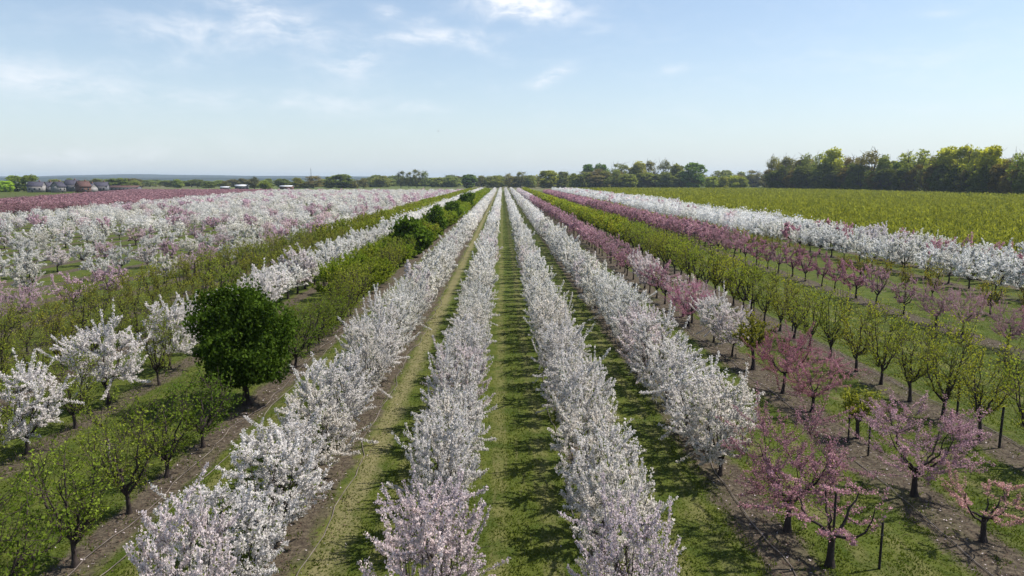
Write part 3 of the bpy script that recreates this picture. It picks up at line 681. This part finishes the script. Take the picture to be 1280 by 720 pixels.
for k in range(9):
    post(19.4, yy, 1.7, f'{ORD[k+2]} dark post from the camera beside the tall yellow-green row', 'posts of the tall yellow-green row', wire=True); yy += 7.5
for (px, b, h, lb) in ((1060, 553, 1.1, 'black stake just left of the small sapling'), (1085, 570, 1.35, 'black stake just right of the small sapling'), (1039, 706, 2.2, 'tall black stake in front of the broad open pink tree'),
                       (1099, 711, 1.3, 'short black stake nearest the camera among sparse pink twigs')):
    x, y = at(px, b); post(x, y, h, lb, 'black stakes in the mixed pink row', r=.032)
x, y = at(143, 598); post(x-.1, y, 1.4, 'pale stake beside the nearest green trunk of the bushy row', 'stakes of the bushy row', r=.03, m=pale_m)

# ------------------------------------------------------------------ woodland and far trees
rg = np.random.default_rng(21)
WL = {}
def wood_tree(kind, i):
    rg = np.random.default_rng(300+i+sum(map(ord, kind)))
    H = 26.0; a = Acc(); f = Acc()
    R = {'leafy': 6.2, 'bare': 5.6, 'loose': 6.4, 'poplar': 7.0, 'bush': 9.0, 'conifer': 4.5}[kind]
    th = {'leafy': 4, 'bare': 6, 'loose': 8, 'poplar': 5, 'bush': 1.0, 'conifer': 2}[kind]
    ln = grow(rg, H*.97, R*.9, th, 7, 34, 60 if kind in ('bare', 'loose') else 30, 4.5, 'bush' if kind != 'poplar' else 'up', .7, .42)
    for p, r, l in ln:
        r = r if l < 1 else r*6 if l == 1 else np.linspace(.16, .07, len(r)) if l == 2 else np.linspace(.09, .05, len(r))
        tube(a, p, r if l != 1 else np.linspace(.26, .12, len(r)), (6, 5, 3, 3)[l])
    n = {'leafy': 3600, 'bare': 3000, 'loose': 1700, 'poplar': 4200, 'bush': 3400, 'conifer': 3200}[kind]
    nb = 40; sh = 'bush' if kind in ('leafy', 'bush', 'loose', 'bare') else 'up'
    c = env_pt(rg, H*.95, R*.85, {'leafy': 2, 'bare': 3, 'loose': 6, 'poplar': 2.5, 'bush': .8, 'conifer': .5}[kind], sh, nb, .3, 1.0); br = R*rg.uniform(.22, .42, nb)
    k = rg.choice(nb, n); dd = rg.normal(size=(n, 3)); dd /= np.linalg.norm(dd, axis=1)[:, None]
    P = c[k]+dd*(br[k]*rg.uniform(.55, 1.1, n))[:, None]*np.array([1, 1, 1.15])
    s = {'leafy': 1.0, 'bare': .5, 'loose': .75, 'poplar': .95, 'bush': 1.1, 'conifer': .9}[kind]
    V, Q = quads(rg, P, s*rg.uniform(.5, 1.3, n), 1.4, dd, 1.0, .4, .3); f.add(V, Q)
    return a.mesh('woodland_wood', [MAT['far_bark']]), f.mesh('woodland_crown', [MAT['leaf_wood']])
for kd in ('leafy', 'bare', 'loose', 'poplar', 'bush', 'conifer'): WL[kd] = [wood_tree(kd, i) for i in range(4)]
WS = 1.25
TINT = {'leafy': (1.0, 1.05, .9), 'bare': (1.15, .85, 1.1), 'loose': (1.3, 1.3, 1.0), 'poplar': (1.9, 1.9, .8), 'bush': (1.0, 1.1, .9), 'conifer': (.45, .65, .6)}
def ftree(px, top, w, kind, D, label, grp, tint=None, jit=1.0):
    x, y = far_at(px, D); H = CAM_H+(224.8-top)/FPX*D*1.01; Rr = w/FPX*D*.5*WS
    base = {'leafy': 6.2, 'bare': 5.6, 'loose': 6.4, 'poplar': 7.0, 'bush': 9.0, 'conifer': 4.5}[kind]
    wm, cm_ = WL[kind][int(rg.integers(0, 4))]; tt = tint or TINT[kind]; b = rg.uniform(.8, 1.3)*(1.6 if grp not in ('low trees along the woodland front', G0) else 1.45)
    s = H/26.0
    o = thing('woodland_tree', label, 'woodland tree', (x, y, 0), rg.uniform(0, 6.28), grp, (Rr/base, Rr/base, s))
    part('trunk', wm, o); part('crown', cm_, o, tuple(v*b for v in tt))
G1 = 'woodland on the right'; G2 = 'trees beyond the end of the rows'; G3 = 'trees round the distant village'; G0 = 'trees behind the woodland edge'
# right-hand woodland, edge trees (px, top, width, kind)
edge = [(967,197,18,'bare',(1.0,.95,.8),'grey nearly bare tree at the left end of the dark woodland'),
 (985,197,18,'bare',(1.0,.95,.8),'second nearly bare tree from the left end of the woodland'),
 (1006,192,17,'loose',(1.0,1.1,.8),'loose pale green tree standing third in the woodland'),
 (1024,192,16,'loose',(1.0,1.1,.8),'slim light tree left of the first bright yellow-green crown'),
 (1041,189,23,'poplar',(1.67,1.68,0.66),'first bright yellow-green crown from the woodland left end'),
 (1063,195,22,'bare',(1.1,.8,.7),'brownish bare tree right of the first bright crown'),
 (1086,190,30,'bare',(1.0,.85,.65),'wide rounded olive brown crown in the woodland'),
 (1106,196,16,'leafy',(.9,1.0,.7),'narrow green tree in the dip after the olive crown'),
 (1120,202,12,'conifer',None,'small dark conifer in the lowest dip of the woodland skyline'),
 (1142,188,31,'loose',(1.74,1.89,1.10),'airy pale green crown with sky showing through'),
 (1167,196,14,'bare',(.9,.85,.9),'dark bare tree right of the airy crown'),
 (1184,187,25,'poplar',(1.89,1.89,0.88),'first of the tall yellow-green poplars with domed tops'),
 (1204,185,26,'poplar',(1.96,1.96,0.77),'tallest yellow-green crown of the woodland'),
 (1222,189,18,'poplar',(1.81,1.82,0.77),'lower poplar crown right of the tallest one'),
 (1239,186,26,'poplar',(2.17,2.10,0.55),'brightest yellow crown near the right edge'),
 (1261,198,20,'bare',(1.0,.85,.7),'brown bare crown beside the brightest yellow one'),
 (1277,189,22,'loose',(1.59,1.82,0.99),'light green tree at the woodland right edge of view')]
for (px, top, w, kd, tt, lb) in edge:
    D = 700-(px-960)*300/320
    ftree(px, top, w*1.12, kd, D, lb, G1, tt)
# lower trees along the edge and deeper ranks
for k in range(34):
    px = 962+k*9.7+rg.normal()*2; D = 690-(px-960)*290/320
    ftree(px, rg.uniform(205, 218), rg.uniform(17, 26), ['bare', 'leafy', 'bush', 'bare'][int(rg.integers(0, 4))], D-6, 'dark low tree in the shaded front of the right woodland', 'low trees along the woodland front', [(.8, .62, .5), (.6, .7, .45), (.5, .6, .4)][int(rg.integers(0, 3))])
for k in range(26):
    px = 966+k*12.8+rg.normal()*3; D = 760-(px-960)*290/320
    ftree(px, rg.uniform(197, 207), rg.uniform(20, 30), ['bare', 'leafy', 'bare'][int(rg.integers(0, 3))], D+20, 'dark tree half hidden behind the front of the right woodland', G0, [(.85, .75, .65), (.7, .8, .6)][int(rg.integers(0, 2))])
# beyond the ends of the rows
mid = [(867,204,24,'leafy',(.65,1.0,.7),'isolated rounded dark green tree in the gap left of the woodland',820),
 (846,205,19,'leafy',(1.0,1.05,.8),'olive tree left of the isolated rounded tree',880),(830,201,16,'bare',(1.0,1.0,1.0),'tall grey thin-crowned tree in the middle belt',900),
 (813,202,16,'bare',(1.1,1.0,.9),'brownish tree left of the tall grey one',900),(796,203,21,'leafy',(1.15,1.1,.7),'green and brown broad tree in the middle belt',890),
 (775,203.5,22,'bare',(.95,1,.95),'greyish broad bare tree at the left of the middle belt',900),(752,205,17,'leafy',(.55,.9,.6),'right one of two dark green dome trees',900),
 (735,206,18,'leafy',(.6,1.0,.6),'left one of two dark green dome trees',900),(744,214,40,'bare',(1.1,.9,1.2),'wide mauve-grey bare tree below the two dark domes',860),
 (720,219,22,'bare',(1.15,.95,1.25),'low mauve bare tree left of the dark domes',900),(704,215,17,'bush',(.9,1,.9),'rounded grey-green tree beside the pale green one',930),
 (684,213.5,24,'leafy',(1.4,1.45,.7),'round pale green tree beyond the end of the right rows',900),(651,214,14,'bare',(.8,.8,1),'dark bare tree straight beyond the central aisle',950),
 (663,219,14,'bush',(.9,1,.9),'low bush tree right of the dark bare one',950),(636,217,12,'bare',(1.1,1,.9),'narrow brown tree beyond the row left of the aisle',950),
 (586,217.5,16,'conifer',(.5,.8,.55),'dark cone-shaped green tree beyond the bushy row',900),(617,219.5,20,'bush',(1,1.05,.8),'low green tree between the cone tree and the aisle',950),
 (602,219.5,14,'bare',(1,1,1.1),'low grey tree right of the cone-shaped tree',950),(565,221,20,'bush',(.9,1.05,.9),'low green clump left of the cone-shaped tree',1000),
 (547,222,20,'bush',(1,1.1,.9),'second low clump left of the cone-shaped tree',1000),(531,213.5,9,'loose',(.8,.95,.9),'rightmost of the four tall thin trees',950),
 (521,212,13,'bare',(.8,.8,.95),'widest of the four tall thin trees',950),(511,215,9,'bare',(.8,.8,.95),'third from right of the four tall thin trees',950),(501,214,12,'bare',(.75,.8,1),'leftmost of the four tall thin trees',950),
 (477,220,20,'bush',(1,1.05,.9),'broad low tree left of the four tall thin ones',1000),(459,222,16,'bush',(.9,1,.9),'small low tree beside the broad low one',1050),
 (427,218,24,'leafy',(.9,1.1,.7),'green tree right of the thin mast',900),(412,221,14,'bush',(.9,1,.8),'small green tree between the mast and the green tree',900),
 (391,220,22,'bare',(1.1,.9,1.2),'mauve domed bare tree under the thin mast',880),(371,222.5,14,'bush',(1.2,1.2,.7),'yellowish small tree left of the mauve dome',880),
 (317.5,221,11,'bare',(.6,.6,.8),'dark bare tree beside the white-roofed sheds',800),(331,226,14,'bush',(1.2,1.4,.7),'bright green bush at the foot of the dark bare tree',790),
 (903,213,26,'bush',(1.0,1.1,.9),'hazy rounded tree in the gap before the woodland',1150),(925,215,16,'bush',(.9,1,1),'hazy grey-green tree in the gap',1150),(943,213,22,'bare',(1.0,.9,1.0),'hazy greyish tree next to the woodland end',1000),
 (890,221,18,'bush',(1.0,1.15,.7),'low bush right of the isolated rounded tree',800),(917,220,16,'bush',(1.5,1.6,.6),'bright yellow-green bush in the gap',800),(928,221.5,14,'bush',(1.2,1.3,.7),'green bush right of the bright one',800),(905,221,14,'bush',(1.3,1.3,.7),'green bush left of the bright one',800)]
for (px, top, w, kd, tt, lb, D) in mid: ftree(px, top, w, kd, D, lb, G2, tt)
for k in range(30):
    px = 722+k*5.2+rg.normal()*2
    ftree(px, rg.uniform(211, 220), rg.uniform(14, 22), ['bush', 'bare', 'leafy'][int(rg.integers(0, 3))], rg.uniform(840, 900), 'low tree filling the foot of the middle belt of trees', 'low trees at the foot of the middle belt', [(.8, .9, .7), (.85, .7, .8), (.9, 1.0, .6)][int(rg.integers(0, 3))])
vil = [(6,226,18,'bush',(1.3,1.8,.6),'bright green low tree at the far left edge',620),(18,219.5,17,'leafy',(.9,1.15,.7),'green tree second from the left edge',640),(36,218.5,18,'leafy',(.95,1.15,.7),'green tree beside the first dark roofs',640),
 (68,224,14,'bush',(1,1.05,.9),'hazy green tree behind the dark-roofed houses',900),(118,224,18,'bare',(.7,.7,.8),'dark tree right of the brick house',800),(140,223,16,'leafy',(.8,1,.8),'dark green tree above the long low shed',850),
 (153,222.5,16,'leafy',(.9,1.1,.8),'rounded tree right of the one above the long shed',850),(167,225,14,'bush',(.9,1,.9),'low tree in the village belt',850)]
for (px, top, w, kd, tt, lb, D) in vil: ftree(px, top, w, kd, D, lb, G3, tt)
for k in range(46):
    px = 60+k*9.0+rg.normal()*3
    ftree(px, rg.uniform(223, 227), rg.uniform(10, 20), ['bush', 'bare', 'leafy'][int(rg.integers(0, 3))], rg.uniform(880, 1150), 'tiny low tree in the hazy belt before the hills on the left', 'low trees of the belt before the hills', [(.8, .95, .8), (.75, .7, .85), (.9, 1.1, .8)][int(rg.integers(0, 3))])
for k in range(52):
    px = 470+k*9.7+rg.normal()*3
    ftree(px, rg.uniform(218, 223), rg.uniform(14, 24), ['bush', 'bare', 'leafy'][int(rg.integers(0, 3))], rg.uniform(990, 1200), 'low hazy tree in the belt closing the plain', 'low trees closing the plain', [(.8, .95, .8), (.9, .8, .95), (.9, 1.1, .8)][int(rg.integers(0, 3))])
print('woods', round(time.time()-T0, 1))

# ------------------------------------------------------------------ village
wallm = {'plaster': solid_mat('plaster', (0.30, 0.28, 0.27), None, .5), 'brick': solid_mat('brick_wall', (0.20, 0.11, 0.085), None, 2), 'grey': solid_mat('grey_wall', (.16, .155, .17), None, .5)}
roofm = {'slate': solid_mat('slate_roof', (0.075, 0.070, 0.095), None, 1), 'tile': solid_mat('tile_roof', (0.13, 0.07, 0.06), None, 1), 'sheet': solid_mat('white_sheet_roof', (0.78, 0.78, 0.80), (0.6, .6, .62), .3, .5)}
winm = solid_mat('window_glass', (0.04, 0.05, 0.06), None, 1, .2)
def house(px, D, w, dpt, wh, rh, wm, rm, label, rz=0, name='house', cat='house'):
    w *= .85; rh *= .8
    x, y = far_at(px, D); o = thing(name, label, cat, (x, y, 0), rz, 'buildings of the distant village')
    a = Acc(); box(a, (0, 0, wh/2), (w, dpt, wh))
    g = np.array([[-w/2, -dpt/2, wh], [-w/2, dpt/2, wh], [-w/2, 0, wh+rh-.15], [w/2, -dpt/2, wh], [w/2, dpt/2, wh], [w/2, 0, wh+rh-.15]]); a.add(g, None, [[0, 2, 1], [3, 4, 5]])
    part('wall', a.mesh('house_wall', [wallm[wm]]), o)
    a = Acc(); e = .5; t = .25
    P = []
    for s in (-1, 1):
        q = np.array([[-w/2-e, s*(dpt/2+e), wh-e*rh/(dpt/2)], [w/2+e, s*(dpt/2+e), wh-e*rh/(dpt/2)], [w/2+e, 0, wh+rh], [-w/2-e, 0, wh+rh]]); q2 = q+np.array([0, 0, t])
        a.add(np.concatenate([q, q2]), [[0,1,2,3],[4,7,6,5],[0,4,5,1],[1,5,6,2],[3,2,6,7],[0,3,7,4]])
    r = part('roof', a.mesh('house_roof', [roofm[rm]]), o)
    if name == 'house':
        a = Acc(); box(a, (w*.22, 0, wh+rh+.4), (.9, .9, 1.8)); part('chimney', a.mesh('chimney', [wallm['brick']]), r)
    nw = max(2, int(w/3.5))
    for k in range(nw):
        wx = -w/2+(k+.5)*w/nw
        a = Acc(); box(a, (wx, -dpt/2-.02, wh*.55), (1.2, .12, 1.4)); part('window', a.mesh('window', [winm]), o)
    a = Acc(); box(a, (-w/2+w/nw, -dpt/2-.03, 1.05), (1.1, .14, 2.1)); part('door', a.mesh('door', [winm]), o)
house(45, 600, 13, 9, 5, 4.5, 'plaster', 'slate', 'dark slate-roofed house beside the green trees at the left', .2)
house(60, 610, 12, 9, 4.5, 4.5, 'grey', 'slate', 'long dark-roofed house second from the left trees', -.3)
house(72, 590, 8, 8, 5, 4.5, 'plaster', 'slate', 'small house with pale gable among dark roofs', 1.3)
house(90, 640, 12, 9, 6, 5, 'grey', 'slate', 'tall grey house behind the brick one', .1)
house(103, 600, 10, 9, 5, 5, 'brick', 'tile', 'brick house with reddish tiled roof', .9)
house(113, 605, 7, 8, 4, 4, 'plaster', 'slate', 'low pale house touching the brick one', -.2)
house(126, 620, 12, 9, 5, 4, 'grey', 'slate', 'dark house at the right end of the village', .3)
house(152, 690, 38, 10, 3.2, 1.8, 'grey', 'tile', 'long low brown shed behind the pink orchard', .03, 'farm_shed', 'shed')
house(281, 800, 10, 9, 2.0, 1.0, 'grey', 'sheet', 'smallest white-roofed shed, leftmost of three', .1, 'farm_shed', 'shed')
house(302, 800, 14, 10, 3.6, 1.5, 'grey', 'sheet', 'middle white-roofed shed left of the dark bare tree', 0, 'farm_shed', 'shed')
house(358, 800, 15, 10, 3.0, 1.1, 'brick', 'sheet', 'white-roofed shed right of the dark bare tree', 0, 'farm_shed', 'shed')
# thin mast
x, y = far_at(389, 880); o = thing('radio_mast', 'thin lattice mast above the mauve domed tree', 'mast', (x, y, 0))
a = Acc(); mh = 10+(224.8-211)/FPX*880
for k in range(3):
    c, s = math.cos(2.09*k), math.sin(2.09*k); tube(a, [[.7*c, .7*s, 0], [.15*c, .15*s, mh]], [.12, .08], 4)
for k in range(14):
    z = mh*k/14; r = .7-.55*k/14; c = [(r*math.cos(2.09*j), r*math.sin(2.09*j), z) for j in range(4)]
    for j in range(3): tube(a, [c[j], (c[j+1][0], c[j+1][1], z+mh/14*.9)], [.05, .05], 3)
part('lattice', a.mesh('mast_lattice', [wire_m]), o)
a = Acc(); tube(a, [[0, 0, mh-.5], [0, 0, mh+1.8]], [.08, .05], 5); part('antenna', a.mesh('antenna', [wire_m]), o)
# bird
d = ray(548, 164)*75; bm_ = solid_mat('dark_feathers', (0.03, 0.03, 0.035), None, 5)
a = Acc(); tube(a, [[-.16, 0, 0], [-.08, 0, .005], [0, 0, .01], [.09, 0, .015], [.13, 0, .02], [.16, 0, .015]], [.008, .035, .045, .03, .022, .004], 8)
for s in (-1, 1):
    a.add([[.06, s*.03, .02], [-.05, s*.03, .015], [-.06, s*.18, .08], [.03, s*.2, .08], [-.07, s*.34, .05]], [[0, 1, 2, 3]], [[3, 2, 4]])
    a.add([[.06, s*.03, .026], [-.05, s*.03, .021], [-.06, s*.18, .086], [.03, s*.2, .086], [-.07, s*.34, .056]], [[0, 1, 2, 3]], [[3, 2, 4]])
a.add([[-.12, -.015, 0], [-.12, .015, 0], [-.25, .05, 0], [-.25, -.05, 0]], [[0, 1, 2, 3]])
single('bird', a.mesh('bird', [bm_]), 'tiny dark bird gliding alone high in the sky', 'bird', tuple(Vector((0, 0, CAM_H))+d), .6).scale = (.45, .45, .45)

# ------------------------------------------------------------------ hills
hm = solid_mat('hill_woods', (0.022, 0.040, 0.040), (0.045, 0.062, 0.058), .0025, 1.0)
def ridge(y0, y1, x0, x1, hfun, name, n=160, mrows=8):
    xs = np.linspace(x0, x1, n); V = []
    for j in range(mrows):
        v = j/(mrows-1); prof = math.sin(math.pi*min(v*1.0, 1)*.5) if v <= 1 else 1
        for x in xs: V.append([x*(1+v*.12), y0+(y1-y0)*v, -2+hfun(x)*prof])
    Q = [[j*n+i, j*n+i+1, (j+1)*n+i+1, (j+1)*n+i] for j in range(mrows-1) for i in range(n-1)]
    single(name, make_mesh(name, V, Q, mats=[hm], smooth=True), None, None, kind='structure')
def h1(x):
    px = 628+x/5600*900
    e = np.interp(px, [-400, 0, 60, 130, 160, 210, 300, 360, 430, 520, 640, 900, 1500], [219, 220.4, 219.6, 218.2, 217.8, 218.3, 219, 219.6, 220.4, 221.3, 222.5, 224, 224])
    return 10+(224.9-e)/900*6400+2*math.sin(x*.004)+1.2*math.sin(x*.011+1)
ridge(5000, 6400, -5800, 2600, h1, 'hills')
def h2(x):
    px = 628+x/3200*900
    return 10+(224.9-np.interp(px, [-200, 60, 200, 320, 420, 500, 560, 660, 900], [221.5, 221.6, 221.2, 222.2, 221.5, 222, 223.2, 224.5, 226]))/900*3600+1.5*math.sin(x*.009)
ridge(2900, 3600, -3200, 900, h2, 'near_hills')

# ------------------------------------------------------------------ air
hz, t, o = new_mat('haze_air')
pv = node(t, 'ShaderNodeVolumePrincipled'); pv.inputs['Density'].default_value = HAZE if 'HAZE' in globals() else 8.5e-5
pv.inputs['Color'].default_value = (0.72, 0.86, 1.0, 1); pv.inputs['Anisotropy'].default_value = 0.2
t.links.new(pv.outputs[0], o.inputs['Volume'])
a = Acc(); box(a, (0, 4500, 44), (19000, 11500, 94))
h = single('haze', a.mesh('haze', [hz]), 'thin pale blue air softening the far plain and hills', 'haze', kind='stuff')
print('done', round(time.time()-T0, 1))
